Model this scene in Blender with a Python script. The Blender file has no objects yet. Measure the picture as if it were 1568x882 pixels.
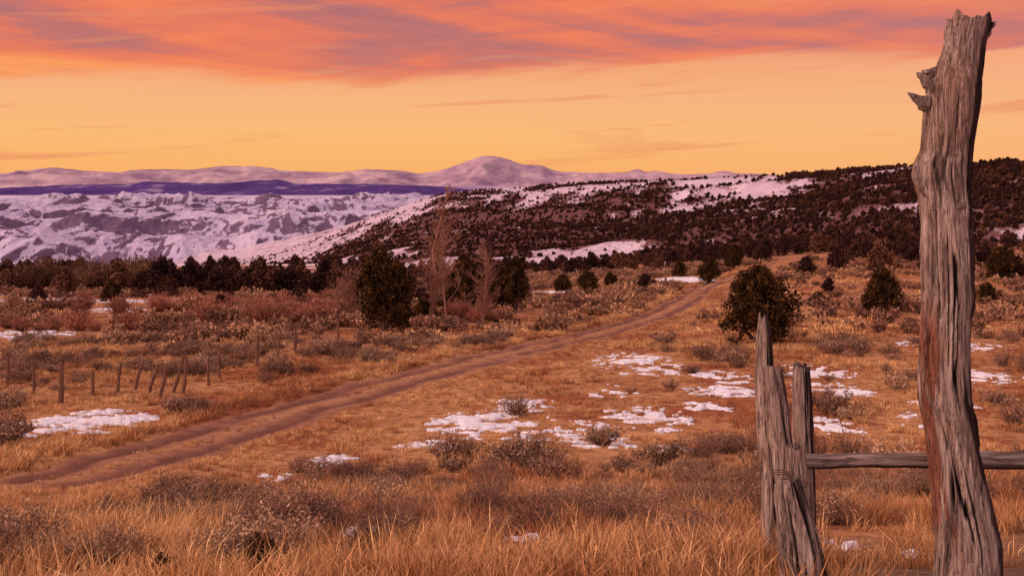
import bpy, math
import numpy as np
from mathutils import Vector
rng = np.random.default_rng(7)
F = 1681.0      # focal length in pixels; bearings/elevations below are image-pixel offsets from centre and horizon
CZ = 1.6        # eye height

# ------------------------------------------------------------------ helpers
def lin(r, g, b):
    o = []
    for c in (r, g, b):
        c /= 255.0
        o.append(c/12.92 if c <= .04045 else ((c+.055)/1.055)**2.4)
    return (o[0], o[1], o[2], 1.0)

def _h(ix, iy, iz, s):
    n = (ix.astype(np.int64)*374761393 + iy.astype(np.int64)*668265263 + iz.astype(np.int64)*2147483647 + s*974711) & 0xffffffff
    n = ((n ^ (n >> 13))*1274126177) & 0xffffffff
    n = (n ^ (n >> 16))
    return (n & 0xffffff)/float(0xffffff)

def vn(x, y, z=None, s=0):
    x = np.asarray(x, float); y = np.asarray(y, float)
    x, y = np.broadcast_arrays(x, y)
    ix = np.floor(x); iy = np.floor(y); fx = x-ix; fy = y-iy
    fx = fx*fx*(3-2*fx); fy = fy*fy*(3-2*fy)
    z0 = np.zeros_like(ix)
    a = _h(ix, iy, z0, s); b = _h(ix+1, iy, z0, s); c = _h(ix, iy+1, z0, s); d = _h(ix+1, iy+1, z0, s)
    return (a*(1-fx)+b*fx)*(1-fy)+(c*(1-fx)+d*fx)*fy

def fbm(x, y, o=4, s=0, g=.5):
    t = 0; a = 1; n = 0
    for i in range(o):
        t = t + a*vn(x*2**i+17.3*i, y*2**i-9.1*i, None, s+i); n += a; a *= g
    return t/n

def ridged(x, y, o=4, s=0):
    t = 0; a = 1; n = 0
    for i in range(o):
        t = t + a*(1-np.abs(2*vn(x*2**i+7.3*i, y*2**i+3.1*i, None, s+i)-1)); n += a; a *= .5
    return t/n

def ss(a, b, x):
    t = np.clip((x-a)/(b-a), 0, 1)
    return t*t*(3-2*t)

def mkmesh(name, V, Fc, mats=(), midx=None, smooth=False, attrs=None):
    me = bpy.data.meshes.new(name)
    me.from_pydata(V.tolist() if isinstance(V, np.ndarray) else V, [], Fc.tolist() if isinstance(Fc, np.ndarray) else Fc)
    for m in mats: me.materials.append(m)
    if midx is not None: me.polygons.foreach_set('material_index', np.asarray(midx, np.int32))
    if smooth: me.polygons.foreach_set('use_smooth', np.ones(len(me.polygons), bool))
    if attrs:
        for k, (dom, val) in attrs.items():
            a = me.attributes.new(k, 'FLOAT', dom); a.data.foreach_set('value', np.asarray(val, np.float32).ravel())
    me.update()
    return me

def link(name, me, loc=(0, 0, 0), rot=(0, 0, 0), scl=(1, 1, 1)):
    o = bpy.data.objects.new(name, me); o.location = loc; o.rotation_euler = rot; o.scale = scl
    bpy.context.scene.collection.objects.link(o); return o

def gridfaces(n, m, wrap=False):
    i = np.arange(n-1)[:, None]; j = np.arange(m if wrap else m-1)[None, :]
    j2 = (j+1) % m
    return np.stack([(i*m+j), (i*m+j2), ((i+1)*m+j2), ((i+1)*m+j)], -1).reshape(-1, 4)

# ------------------------------------------------------------------ material helper
class NT:
    def __init__(s, name):
        s.m = bpy.data.materials.new(name); s.m.use_nodes = True
        s.t = s.m.node_tree; s.t.nodes.clear(); s.out = s.n('ShaderNodeOutputMaterial')
    def n(s, ty, **k):
        nd = s.t.nodes.new(ty)
        for a, b in k.items(): setattr(nd, a, b)
        return nd
    def l(s, a, b): s.t.links.new(a, b)
    def coord(s, scale=(1, 1, 1), src='Object', rot=(0, 0, 0)):
        tc = s.n('ShaderNodeTexCoord'); mp = s.n('ShaderNodeMapping')
        mp.inputs['Scale'].default_value = scale; mp.inputs['Rotation'].default_value = rot
        s.l(tc.outputs[src], mp.inputs['Vector']); return mp.outputs[0]
    def noise(s, vec, scale, detail=5, rough=.55, dist=0):
        nd = s.n('ShaderNodeTexNoise'); nd.inputs['Scale'].default_value = scale; nd.inputs['Detail'].default_value = detail
        nd.inputs['Roughness'].default_value = rough; nd.inputs['Distortion'].default_value = dist
        if vec is not None: s.l(vec, nd.inputs['Vector'])
        return nd.outputs[0]
    def ramp(s, fac, st, interp='LINEAR'):
        nd = s.n('ShaderNodeValToRGB'); cr = nd.color_ramp; cr.interpolation = interp
        while len(cr.elements) < len(st): cr.elements.new(.5)
        for e, (p, c) in zip(cr.elements, st):
            e.position = p; e.color = c if len(c) == 4 else (*c, 1)
        s.l(fac, nd.inputs[0]); return nd.outputs[0]
    def mix(s, fac, a, b, mode='MIX'):
        nd = s.n('ShaderNodeMix', data_type='RGBA', blend_type=mode)
        for v, i in ((fac, nd.inputs[0]), (a, nd.inputs[6]), (b, nd.inputs[7])):
            if isinstance(v, (int, float)): i.default_value = v
            elif isinstance(v, tuple): i.default_value = v
            else: s.l(v, i)
        return nd.outputs[2]
    def math(s, op, a, b=0.0, c=None, clamp=False):
        nd = s.n('ShaderNodeMath', operation=op, use_clamp=clamp)
        for v, i in ((a, nd.inputs[0]), (b, nd.inputs[1])) + (((c, nd.inputs[2]),) if c is not None else ()):
            if isinstance(v, (int, float)): i.default_value = v
            else: s.l(v, i)
        return nd.outputs[0]
    def attr(s, name):
        nd = s.n('ShaderNodeAttribute'); nd.attribute_name = name; return nd.outputs['Fac']
    def fin(s, color, rough=.9, bump=None, bstr=.5, bdist=.02, spec=.1):
        p = s.n('ShaderNodeBsdfPrincipled'); p.inputs['Roughness'].default_value = rough
        p.inputs['Specular IOR Level'].default_value = spec
        s.l(color, p.inputs['Base Color'])
        if bump is not None:
            b = s.n('ShaderNodeBump'); b.inputs['Strength'].default_value = bstr; b.inputs['Distance'].default_value = bdist
            s.l(bump, b.inputs['Height']); s.l(b.outputs[0], p.inputs['Normal'])
        s.l(p.outputs[0], s.out.inputs[0]); return s.m
    def dif(s, color, bump=None, bstr=.5, bdist=.02):
        p = s.n('ShaderNodeBsdfDiffuse'); s.l(color, p.inputs[0])
        if bump is not None:
            b = s.n('ShaderNodeBump'); b.inputs['Strength'].default_value = bstr; b.inputs['Distance'].default_value = bdist
            s.l(bump, b.inputs['Height']); s.l(b.outputs[0], p.inputs['Normal'])
        s.l(p.outputs[0], s.out.inputs[0]); return s.m
    def leaf(s, color, trans=.3):
        d = s.n('ShaderNodeBsdfDiffuse'); s.l(color, d.inputs[0])
        if trans <= 0:
            s.l(d.outputs[0], s.out.inputs[0]); return s.m
        t = s.n('ShaderNodeBsdfTranslucent'); mx = s.n('ShaderNodeMixShader')
        mx.inputs[0].default_value = trans
        s.l(color, t.inputs[0]); s.l(d.outputs[0], mx.inputs[1]); s.l(t.outputs[0], mx.inputs[2])
        s.l(mx.outputs[0], s.out.inputs[0]); return s.m

def step(a, b): return [(a, (0, 0, 0)), (b, (1, 1, 1))]

# ground
t = NT('ground_soil'); c = t.coord()
n1 = t.noise(c, .18, 4, .6); n2 = t.noise(c, 2.2, 6, .7); n3 = t.noise(c, 14, 5, .7)
base = t.ramp(n2, [(.3, lin(124, 80, 58)), (.5, lin(182, 128, 90)), (.7, lin(216, 164, 118))])
red = t.ramp(n2, [(.3, lin(108, 62, 46)), (.55, lin(158, 94, 66)), (.75, lin(192, 126, 88))])
base = t.mix(t.ramp(n1, step(.46, .59)), base, red)
far = t.ramp(t.noise(c, .35, 6, .75), [(.3, lin(104, 66, 58)), (.5, lin(160, 108, 86)), (.68, lin(200, 142, 108))])
base = t.mix(t.attr('far'), base, far)
base = t.mix(t.attr('worn'), base, t.ramp(n3, [(.3, lin(98, 74, 62)), (.7, lin(146, 112, 90))]))
base = t.mix(.75, base, t.ramp(n3, [(.3, (.4, .4, .4)), (.7, (1.15, 1.15, 1.15))]), 'MULTIPLY')
base = t.mix(t.attr('snow'), base, lin(216, 194, 204))
M_GROUND = t.dif(base, n3, .6, .05)

t = NT('road_dirt'); c = t.coord()
n2 = t.noise(c, 1.1, 6, .65); n3 = t.noise(c, 22, 5, .75); n5 = t.noise(c, 5, 5, .7)
v = t.n('ShaderNodeTexVoronoi'); v.inputs['Scale'].default_value = 14; t.l(c, v.inputs['Vector'])
b = t.ramp(n2, [(.3, lin(124, 82, 70)), (.55, lin(160, 110, 92)), (.75, lin(188, 134, 108))])
b = t.mix(t.attr('rut'), b, lin(110, 72, 64))
b = t.mix(t.math('MULTIPLY', t.attr('crown'), t.ramp(n5, step(.40, .56))), b, lin(186, 136, 98))
b = t.mix(.8, b, t.ramp(n3, [(.3, (.4, .4, .4)), (.7, (1.3, 1.25, 1.25))]), 'MULTIPLY')
b = t.mix(t.ramp(v.outputs[0], [(.10, (1, 1, 1)), (.18, (0, 0, 0))]), b, lin(176, 138, 124))
M_ROAD = t.dif(b, t.math('ADD', n3, n5), .9, .05)

t = NT('snow_old'); c = t.coord()
n2 = t.noise(c, 9, 6, .65)
M_SNOW = t.fin(t.ramp(n2, [(.3, lin(172, 158, 168)), (.45, lin(212, 202, 212)), (.7, lin(232, 224, 232))]), .6, n2, .7, .05, .3)

# grass
def grassmat(name, cols, cols2, trans=.35):
    t = NT(name)
    oi = t.n('ShaderNodeObjectInfo')
    a = t.ramp(oi.outputs['Random'], cols); b = t.ramp(oi.outputs['Random'], cols2)
    nz = t.noise(oi.outputs['Location'], .16, 2, .6)
    col = t.mix(t.ramp(nz, step(.45, .56)), a, b)
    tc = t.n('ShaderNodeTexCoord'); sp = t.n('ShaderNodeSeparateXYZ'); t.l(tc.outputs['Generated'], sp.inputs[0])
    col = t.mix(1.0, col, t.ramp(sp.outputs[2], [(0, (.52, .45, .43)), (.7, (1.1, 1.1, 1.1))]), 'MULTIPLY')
    col = t.mix(1.0, col, t.ramp(t.attr('tone'), [(0, (.48, .46, .46)), (1, (1.35, 1.35, 1.35))]), 'MULTIPLY')
    return t.leaf(col, trans)
GC1 = [(0, lin(170, 116, 76)), (.3, lin(210, 154, 104)), (.7, lin(236, 188, 134)), (1, lin(184, 134, 100))]
GC2 = [(0, lin(142, 86, 62)), (.4, lin(178, 116, 80)), (.75, lin(208, 148, 104)), (1, lin(140, 98, 78))]
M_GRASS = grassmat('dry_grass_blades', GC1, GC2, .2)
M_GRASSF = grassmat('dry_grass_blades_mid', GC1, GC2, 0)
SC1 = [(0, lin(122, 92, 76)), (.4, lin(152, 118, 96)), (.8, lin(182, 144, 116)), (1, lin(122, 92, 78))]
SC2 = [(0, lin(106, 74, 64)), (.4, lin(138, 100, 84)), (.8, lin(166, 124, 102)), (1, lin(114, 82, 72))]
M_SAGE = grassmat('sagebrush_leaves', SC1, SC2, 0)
M_SAGEF = grassmat('sagebrush_leaves_far', [(0, lin(126, 88, 72)), (.4, lin(158, 116, 92)), (.8, lin(192, 144, 112)), (1, lin(116, 80, 68))],
    [(0, lin(110, 74, 64)), (.4, lin(142, 100, 82)), (.8, lin(172, 124, 100)), (1, lin(112, 76, 68))], 0)
M_WILLOW = grassmat('willow_twigs',
    [(0, lin(124, 72, 62)), (.5, lin(152, 92, 76)), (1, lin(174, 112, 90))],
    [(0, lin(134, 88, 72)), (.5, lin(160, 108, 86)), (1, lin(120, 74, 66))], 0)
M_BROWN = grassmat('leafless_scrub_twigs',
    [(0, lin(74, 48, 42)), (.5, lin(104, 70, 56)), (1, lin(136, 92, 68))],
    [(0, lin(84, 56, 46)), (.5, lin(112, 76, 60)), (1, lin(72, 48, 42))], 0)

def barkmat(name, d, l):
    t = NT(name); c = t.coord((9, 9, 1.5)); n = t.noise(c, 3, 3, .7)
    return t.dif(t.ramp(n, [(.3, d), (.7, l)]))
M_BARK = barkmat('juniper_bark', lin(60, 40, 34), lin(120, 86, 72))
M_TWIG = barkmat('grey_twigs', lin(84, 57, 50), lin(142, 104, 88))
M_COTT = barkmat('bare_tree_bark', lin(104, 68, 60), lin(168, 118, 100))

t = NT('juniper_foliage'); c = t.coord()
n = t.noise(c, 1.6, 2, .5)
col = t.ramp(n, [(.35, lin(42, 28, 20)), (.55, lin(64, 43, 26)), (.72, lin(108, 70, 36))])
col = t.mix(1.0, col, t.ramp(t.attr('tone'), [(0, (.42, .42, .42)), (1, (1.6, 1.6, 1.6))]), 'MULTIPLY')
M_JUN = t.leaf(col, 0)
t = NT('distant_juniper_foliage')
oi = t.n('ShaderNodeObjectInfo')
col = t.ramp(oi.outputs['Random'], [(0, lin(52, 31, 31)), (.6, lin(68, 42, 37)), (1, lin(104, 66, 50))])
col = t.mix(1.0, col, t.ramp(t.attr('tone'), [(0, (.5, .5, .5)), (1, (1.4, 1.4, 1.4))]), 'MULTIPLY')
M_JUNF = t.leaf(col, 0)

t = NT('weathered_wood'); c = t.coord((16, 16, 1.3)); c2 = t.coord((85, 85, 3.2)); c3 = t.coord((6, 6, 2.4)); c4 = t.coord((34, 34, 1.6))
n1 = t.noise(c, 1, 9, .7, .7); n2 = t.noise(c2, 1, 7, .75, .5); n3 = t.noise(c3, 1, 6, .65); n6 = t.noise(c4, 1, 5, .6, 1.2)
light = t.ramp(n1, [(.28, lin(66, 48, 47)), (.42, lin(138, 110, 102)), (.56, lin(188, 158, 147)), (.74, lin(226, 202, 190))])
light = t.mix(t.math('MULTIPLY', t.ramp(n3, step(.53, .65)), .65), light, lin(160, 118, 98))
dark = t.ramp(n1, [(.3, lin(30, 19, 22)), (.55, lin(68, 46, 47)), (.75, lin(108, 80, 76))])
rust = t.ramp(n1, [(.3, lin(84, 42, 32)), (.55, lin(150, 84, 60)), (.75, lin(190, 124, 88))])
col = t.mix(t.attr('shade_bark'), light, dark)  # dark tone: shade baked into the colour, plus dark bark
col = t.mix(t.attr('rust'), col, rust)
col = t.mix(.9, col, t.ramp(n2, [(.36, (.16, .14, .14)), (.47, (.8, .8, .8)), (.6, (1, 1, 1)), (.72, (1.3, 1.3, 1.3))]), 'MULTIPLY')
# fine drying checks: thin dark lines along the grain
chk = t.ramp(t.math('ABSOLUTE', t.math('SUBTRACT', n6, .5)), [(0.0, (1, 1, 1)), (.012, (0, 0, 0))])
col = t.mix(t.math('MULTIPLY', chk, .8), col, lin(34, 20, 20))
col = t.mix(t.attr('crack'), col, lin(28, 15, 17))
M_WOOD = t.fin(col, .85, t.math('SUBTRACT', t.math('ADD', n1, n2), t.math('MULTIPLY', chk, .5)), 1.0, .014)
t = NT('fence_post_wood'); c = t.coord((20, 20, 2)); n1 = t.noise(c, 1, 4, .6)
M_FP = t.dif(t.ramp(n1, [(.3, lin(76, 50, 44)), (.7, lin(132, 94, 78))]))
t = NT('rusty_wire'); c = t.coord(); M_WIRE = t.fin(t.ramp(t.noise(c, 30, 3), [(0, lin(70, 48, 42)), (1, lin(110, 82, 70))]), .6)

# ------------------------------------------------------------------ terrain
_y = [-80, 0, 6, 10, 15, 23, 30, 40, 50, 60, 80, 105, 140, 170, 220, 300, 500, 1000, 3000, 9000, 60000]
_z = [0.4, 1.62, 2.1, 3.18, 4.35, 5.9, 6.66, 7.28, 7.75, 8.2, 9.2, 10.4, 12.3, 14.0, 16.4, 19.8, 31, 70, 215, 260, 300]
_ty = np.arange(-100, 420, .5); _tz = np.interp(_ty, _y, _z)
k = np.hanning(9); k /= k.sum()
_tz = np.convolve(np.pad(_tz, 4, 'edge'), k, 'valid')
def hbase(x, y):
    x = np.asarray(x, float); y = np.asarray(y, float)
    zb = np.where(y < 400, np.interp(y, _ty, _tz), np.interp(y, _y, _z))
    b = x/np.maximum(y, 40)
    r = np.interp(y, [0, 60, 105, 170, 300, 500, 1000, 3000, 6000], [0, 0, .8, 2.7, 6.2, 11, 20, 30, 0])
    zb = zb - r*ss(0, .35, b)
    z = CZ - zb
    z = z + (fbm(x/3.3, y/3.3, 3, 3)-.5)*.28*ss(2, 9, y) + (fbm(x/28, y/28, 3, 9)-.5)*.9*ss(40, 110, y) + (fbm(x/120, y/120, 3, 12)-.5)*5*ss(150, 500, y)
    return z

road_pts = np.array([(-12, -30), (-11.4, -8), (-10.4, 10), (-9.6, 19.8), (-8.5, 29.4), (-6.5, 38.6), (-2.5, 50), (2.6, 62.5), (6.0, 71), (11.2, 86), (17.0, 106), (24.5, 137), (36, 172), (56, 225)], float)
def catmull(P, step_=.3):
    out = []
    Q = np.vstack([2*P[0]-P[1], P, 2*P[-1]-P[-2]])
    for i in range(1, len(Q)-2):
        n = max(2, int(np.linalg.norm(Q[i+1]-Q[i])/step_))
        u = np.linspace(0, 1, n, endpoint=False)[:, None]
        a, b_, c_, d_ = Q[i-1], Q[i], Q[i+1], Q[i+2]
        out.append(.5*((2*b_)+(-a+c_)*u+(2*a-5*b_+4*c_-d_)*u*u+(-a+3*b_-3*c_+d_)*u**3))
    return np.vstack(out+[P[-1:]])
RD = catmull(road_pts); RDs = RD[::3].astype(np.float32)
T = np.gradient(RD, axis=0); T /= np.linalg.norm(T, axis=1)[:, None]; N = np.stack([T[:, 1], -T[:, 0]], 1)
Ns = N[::3]
def rdist(x, y, signed=False):
    x = np.asarray(x, np.float32).ravel(); y = np.asarray(y, np.float32).ravel()
    out = np.full(x.shape, 99., np.float32)
    sel = np.where((y < 240) & (y > -35) & (x > -22) & (x < 75))[0]
    for i in range(0, len(sel), 20000):
        s_ = sel[i:i+20000]
        d2 = (x[s_, None]-RDs[None, :, 0])**2+(y[s_, None]-RDs[None, :, 1])**2
        if signed:
            j = d2.argmin(1); sg = np.sign((x[s_]-RDs[j, 0])*Ns[j, 0]+(y[s_]-RDs[j, 1])*Ns[j, 1])
            out[s_] = np.sqrt(d2.min(1))*sg
        else: out[s_] = np.sqrt(d2.min(1))
    return out
HW = 1.6
def hground(x, y):
    x = np.asarray(x, float); y = np.asarray(y, float)
    rd = rdist(x, y).reshape(x.shape)
    return hbase(x, y) - .13*(1-ss(HW-.35, HW+.25, rd)) + .05*np.exp(-((rd-HW-.8)/.5)**2)

ang = np.radians(np.concatenate([np.arange(-180, -34, 2.5), np.arange(-34, 34, .13), np.arange(34, 180, 2.5)]))
rad = np.concatenate([.5*np.exp(np.arange(0, 6.2, .0135)), 247*np.exp(np.arange(0, 5.4, .045))])
A, R = np.meshgrid(ang, rad)
X = R*np.sin(A); Y = R*np.cos(A); Z = hground(X, Y)
farm = ss(45, 100, Y + (fbm(X/12, Y/12, 3, 4)-.5)*60)*(1-.45*ss(0, .25, X/np.maximum(Y, 1)))
worn = ss(1.4, 2.4, X)*(1-ss(9, 13, Y))*ss(2, 4, Y)*(fbm(X/2, Y/2, 3, 6) > .33)
snowm = ss(320, 520, Y)*ss(.44, .56, fbm(X/60, Y/25, 4, 21)) + ss(95, 180, Y)*ss(.58, .64, fbm(X/18, Y/7, 4, 22))*.9*(1-ss(.0, .3, X/np.maximum(Y, 1)))
V = np.stack([X, Y, Z], -1).reshape(-1, 3)
fc = gridfaces(*X.shape, wrap=True)
me = mkmesh('ground', V, fc, [M_GROUND], smooth=True, attrs={'far': ('POINT', farm), 'worn': ('POINT', worn), 'snow': ('POINT', np.clip(snowm, 0, 1))})
link('ground', me)

# road
u = np.linspace(-1, 1, 25)
wv = HW+.10+(fbm(np.arange(len(RD))/7., 0*RD[:, 0], 4, 5)-.5)*1.1
X = RD[:, 0, None]+N[:, 0, None]*u*wv[:, None]; Y = RD[:, 1, None]+N[:, 1, None]*u*wv[:, None]
rut = np.exp(-((np.abs(u)-.5)/.17)**2)[None, :]*np.ones_like(X)
Z = hbase(X, Y)-.02-.08*rut-.16*ss(.86, 1, np.abs(u))[None, :]+(fbm(X*2.2, Y*2.2, 3, 8)-.5)*.08
rutm = rut*ss(.25, .5, fbm(X/2, Y/2, 3, 41))*.85
crown = np.maximum(np.exp(-(u/.22)**2), ss(.70, .92, np.abs(u)))[None, :]*np.ones_like(X)
me = mkmesh('dirt_road', np.stack([X, Y, Z], -1).reshape(-1, 3), gridfaces(*X.shape), [M_ROAD], smooth=True, attrs={'rut': ('POINT', rutm), 'crown': ('POINT', crown)})
link('dirt_road', me)

# snow patches  (x, y, rx, ry, cut, seed)
SNOW = [(-12.9, 33.2, 2.3, 3.8, .21, 1), (-.7, 32.8, 2.9, 4.8, .40, 2), (1.7, 31.0, 2.3, 3.6, .40, 3), (4.2, 34.5, 1.9, 4.2, .30, 4), (5.8, 51, 2.8, 7.5, .34, 5),
        (7.9, 41.3, 2.0, 3.6, .35, 6), (9.5, 32.4, 1.1, 3.0, .28, 7), (12.2, 41.6, 2.0, 3.2, .33, 8), (-4.2, 25.6, .8, 1.6, .30, 9), (-4.9, 22.6, .5, .9, .30, 10),
        (-1.5, 11.2, .34, .6, .2, 11), (4.0, 27.4, .8, 1.3, .32, 12), (26.0, 162, 5, 20, .12, 13), (-41, 113, 7, 5, .3, 14), (-24.5, 84, 1.5, 4, .2, 15),
        (-52, 118, 6, 5, .3, 16), (5.0, 140, 5, 8, .3, 17), (12.7, 33, 1.3, 2.6, .33, 18), (19.5, 46, 2.8, 3.5, .36, 19), (-30, 68, 5, 5, .42, 20), (2.9, 9.8, .28, .45, .3, 21), (2.3, 29.0, 1.6, 2.4, .42, 22),
        (24, 60, 3.8, 5, .38, 23), (.1, 9.4, .24, .35, .3, 24), (-2.2, 28.5, 1.2, 2.0, .38, 25), (12.9, 47, 2.4, 3.6, .37, 26), (3.4, 9.0, .3, .4, .35, 27), (.4, 37.5, 1.8, 3.0, .42, 28), (8.9, 46, 2.0, 3, .40, 29),
        (14.5, 37, 1.6, 2.4, .36, 30), (3.6, 41, 1.6, 2.8, .43, 31), (6.6, 37, 1.2, 2.2, .40, 32), (-34, 95, 3.5, 4, .38, 33), (-20.5, 97, 2.2, 4, .32, 34)]
def patchval(x, y, p):
    cx, cy, rx, ry, cut, sd = p
    r2 = ((x-cx)/rx)**2+((y-cy)/ry)**2
    sc = min(rx, 1.4)
    wx_ = (fbm(x*1.3, y*1.3, 2, sd+50)-.5)*1.2*sc
    return 1-r2-cut*1.1-1.9*np.abs(fbm((x-cx+wx_)/sc*1.7, (y-cy+wx_)/sc*1.6, 4, sd*7, .6)-.5)*(1+cut)-2.2*cut*ss(.40, .58, fbm((x-cx)/sc*2.4, (y-cy)/sc*2.9, 4, sd*5+2, .6))
for p in SNOW:
    cx, cy, rx, ry, cut, sd = p
    nx = int(min(160, max(34, 2.2*rx/.03))); ny = int(min(190, max(34, 2.2*ry/.04)))
    gx, gy = np.meshgrid(np.linspace(cx-1.05*rx, cx+1.05*rx, nx), np.linspace(cy-1.05*ry, cy+1.05*ry, ny))
    val = patchval(gx, gy, p)
    gz_ = hground(gx, gy)+np.clip(val, -.5, .35)*.13+.025*np.sign(val)+(fbm(gx*6, gy*6, 3, 2)-.5)*.035
    fcs = gridfaces(ny, nx); keep = (val.ravel()[fcs] > -.12).any(1)
    if keep.sum() == 0: continue
    me = mkmesh('snow_patch', np.stack([gx, gy, gz_], -1).reshape(-1, 3), fcs[keep], [M_SNOW], smooth=True)
    link('snow_patch', me)
def insnow(x, y, th=-.02):
    m = np.zeros(x.shape, bool)
    for p in SNOW: m |= patchval(x, y, p) > th
    return m
def nearsnow(x, y):
    """0..1: how short the growth is around the snow beds"""
    m = np.zeros(x.shape)
    for cx, cy, rx, ry, cut, sd in SNOW:
        g = 1.2
        r2 = ((x-cx)/(rx+.3))**2+((y-cy+.8*g)/(ry+g*.6))**2
        m = np.maximum(m, 1-ss(.7, 1.3, r2))
    return m

# ------------------------------------------------------------------ mesh builder
class MB:
    def __init__(s): s.V = []; s.F = []; s.M = []; s.T = []; s.n = 0
    def add(s, V, Fc, m=0, tone=None):
        s.V.append(np.asarray(V, float)); s.F += (np.asarray(Fc)+s.n).tolist(); s.M += [m]*len(Fc)
        s.T += (list(tone) if tone is not None else [.5]*len(Fc)); s.n += len(V)
    def tube(s, P, r, k=5, m=0):
        P = np.asarray(P, float); r = np.asarray(r, float)
        T = np.gradient(P, axis=0); T /= np.linalg.norm(T, axis=1)[:, None]+1e-9
        a = np.where(np.abs(T[:, 2:3]) > .9, np.array([[1., 0, 0]]), np.array([[0, 0, 1.]]))
        U = np.cross(T, a); U /= np.linalg.norm(U, axis=1)[:, None]+1e-9; W = np.cross(T, U)
        th = np.arange(k)*2*np.pi/k
        V = P[:, None]+r[:, None, None]*(U[:, None]*np.cos(th)[None, :, None]+W[:, None]*np.sin(th)[None, :, None])
        s.add(V.reshape(-1, 3), gridfaces(len(P), k, True), m)
    def leaves(s, C, size, m=0, asp=1.6, up=0., tone=None):
        n = len(C); a = rng.normal(size=(n, 3)); a[:, 2] += up; a /= np.linalg.norm(a, axis=1)[:, None]
        b = np.cross(a, rng.normal(size=(n, 3))); b /= np.linalg.norm(b, axis=1)[:, None]+1e-9
        sz = np.broadcast_to(size, (n,))*rng.uniform(.6, 1.3, n)
        a = a*(sz*asp/2)[:, None]; b = b*(sz/2)[:, None]
        V = np.stack([C-a-b*.5, C-a*.1+b, C+a+b*.2, C+a*.1-b], 1).reshape(-1, 3)
        s.add(V, np.arange(4*n).reshape(n, 4), m, rng.uniform(0, 1, n) if tone is None else tone)
    def build(s, name, mats, smooth=False):
        return mkmesh(name, np.vstack(s.V), s.F, mats, s.M, smooth, {'tone': ('FACE', s.T)})

def juniper(name, seed, H=4, W=4, leaves=13000, lsz=.10, fol=None, lobes=13):
    global rng
    rng = np.random.default_rng(seed); mb = MB()
    L = []
    for i in range(lobes):
        a = i*2.4+rng.uniform(-.5, .5); f = (i+.5)/lobes
        zc = H*(.2+.62*f**.9)*rng.uniform(.92, 1.08); rr = W*.5*(.62-.55*abs(f-.25)**1.1)*rng.uniform(.65, 1.15)
        L.append((rr*math.cos(a), rr*math.sin(a), zc, W*rng.uniform(.15, .24)*(1.15-.45*f)))
    L.append((rng.uniform(-.2, .2)*W/4, 0, H*.86, W*.14)); L.append((0, 0, H*.5, W*.27))
    k = leaves//len(L)
    for lx, ly, lz, lr in L:
        mb.tube([(0, 0, -.1), (lx*.25, ly*.25, lz*.35), (lx*.8, ly*.8, lz*.85), (lx, ly, lz+lr*.4)], [.16*W/4, .09*W/4, .05*W/4, .02*W/4], 6, 0)
        nc = 34
        d = rng.normal(size=(nc, 3)); d /= np.linalg.norm(d, axis=1)[:, None]
        cc = np.array([lx, ly, lz])+d*lr*rng.uniform(.55, 1.15, (nc, 1))*np.array([1, 1, 1.1])
        ctone = rng.uniform(0, 1, nc)
        ci = rng.integers(0, nc, k)
        C = cc[ci]+rng.normal(size=(k, 3))*lr*.17*np.array([1, 1, 1.35])
        C[:, 2] = np.maximum(C[:, 2], (.06+.3*rng.random(k))*H/4)
        mb.leaves(C, lsz, 1, 1.8, .5, np.clip(ctone[ci]*.65+rng.uniform(0, .35, k), 0, 1))
    return mb.build(name, [M_BARK, fol or M_JUN])

JM = [juniper('juniper_tree_a', 11, 4.4, 4.2), juniper('juniper_tree_b', 12, 4.0, 4.5, 14000), juniper('juniper_tree_c', 13, 4.5, 3.2), juniper('juniper_tree_d', 15, 3.2, 3.4, 11000)]
def gz(x, y): return float(hground(np.array([x]), np.array([y]))[0])
def plant(name, me, x, y, s, rot, sz=1):
    return link(name, me, (x, y, gz(x, y)-.05), (0, 0, rot), (s, s, s*sz))
TREES = [(-8.3, 71, 0, 1.08, .3, 1.12), (-3.7, 86, 2, 1.15, 1.0, .95), (.3, 92, 2, .95, 2.2, 1.1), (13.6, 60, 1, 1.02, .7, 1.04), (28.4, 84, 3, 1.0, .1, 1.05),
    (26.1, 145, 1, .85, 2, 1), (40, 198, 0, 1.0, 3, 1), (58, 130, 1, 1.05, 4, .95), (41.6, 96, 3, .62, 5, .9), (-40.8, 112, 3, .72, 1.4, .9), (8.7, 121, 3, .6, 2.4, 1.0),
    (6.5, 142, 3, .85, 3.3, .8), (10, 146, 1, .75, 4.3, .8), (28.4, 82.5, 3, .45, 3, .6), (27.5, 180, 3, .8, .6, 1), (13.5, 150, 0, .6, .6, .8), (25.0, 90, 3, .5, 2.6, .8), (-1.6, 93, 0, .7, 2.6, 1.0), (-6.2, 78, 3, .6, .6, 1), (-5, 90, 1, .8, .6, .9)]
for (x, y, mi, s, r, szz) in TREES: plant('juniper_tree', JM[mi], x, y, s, r, szz)

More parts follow.
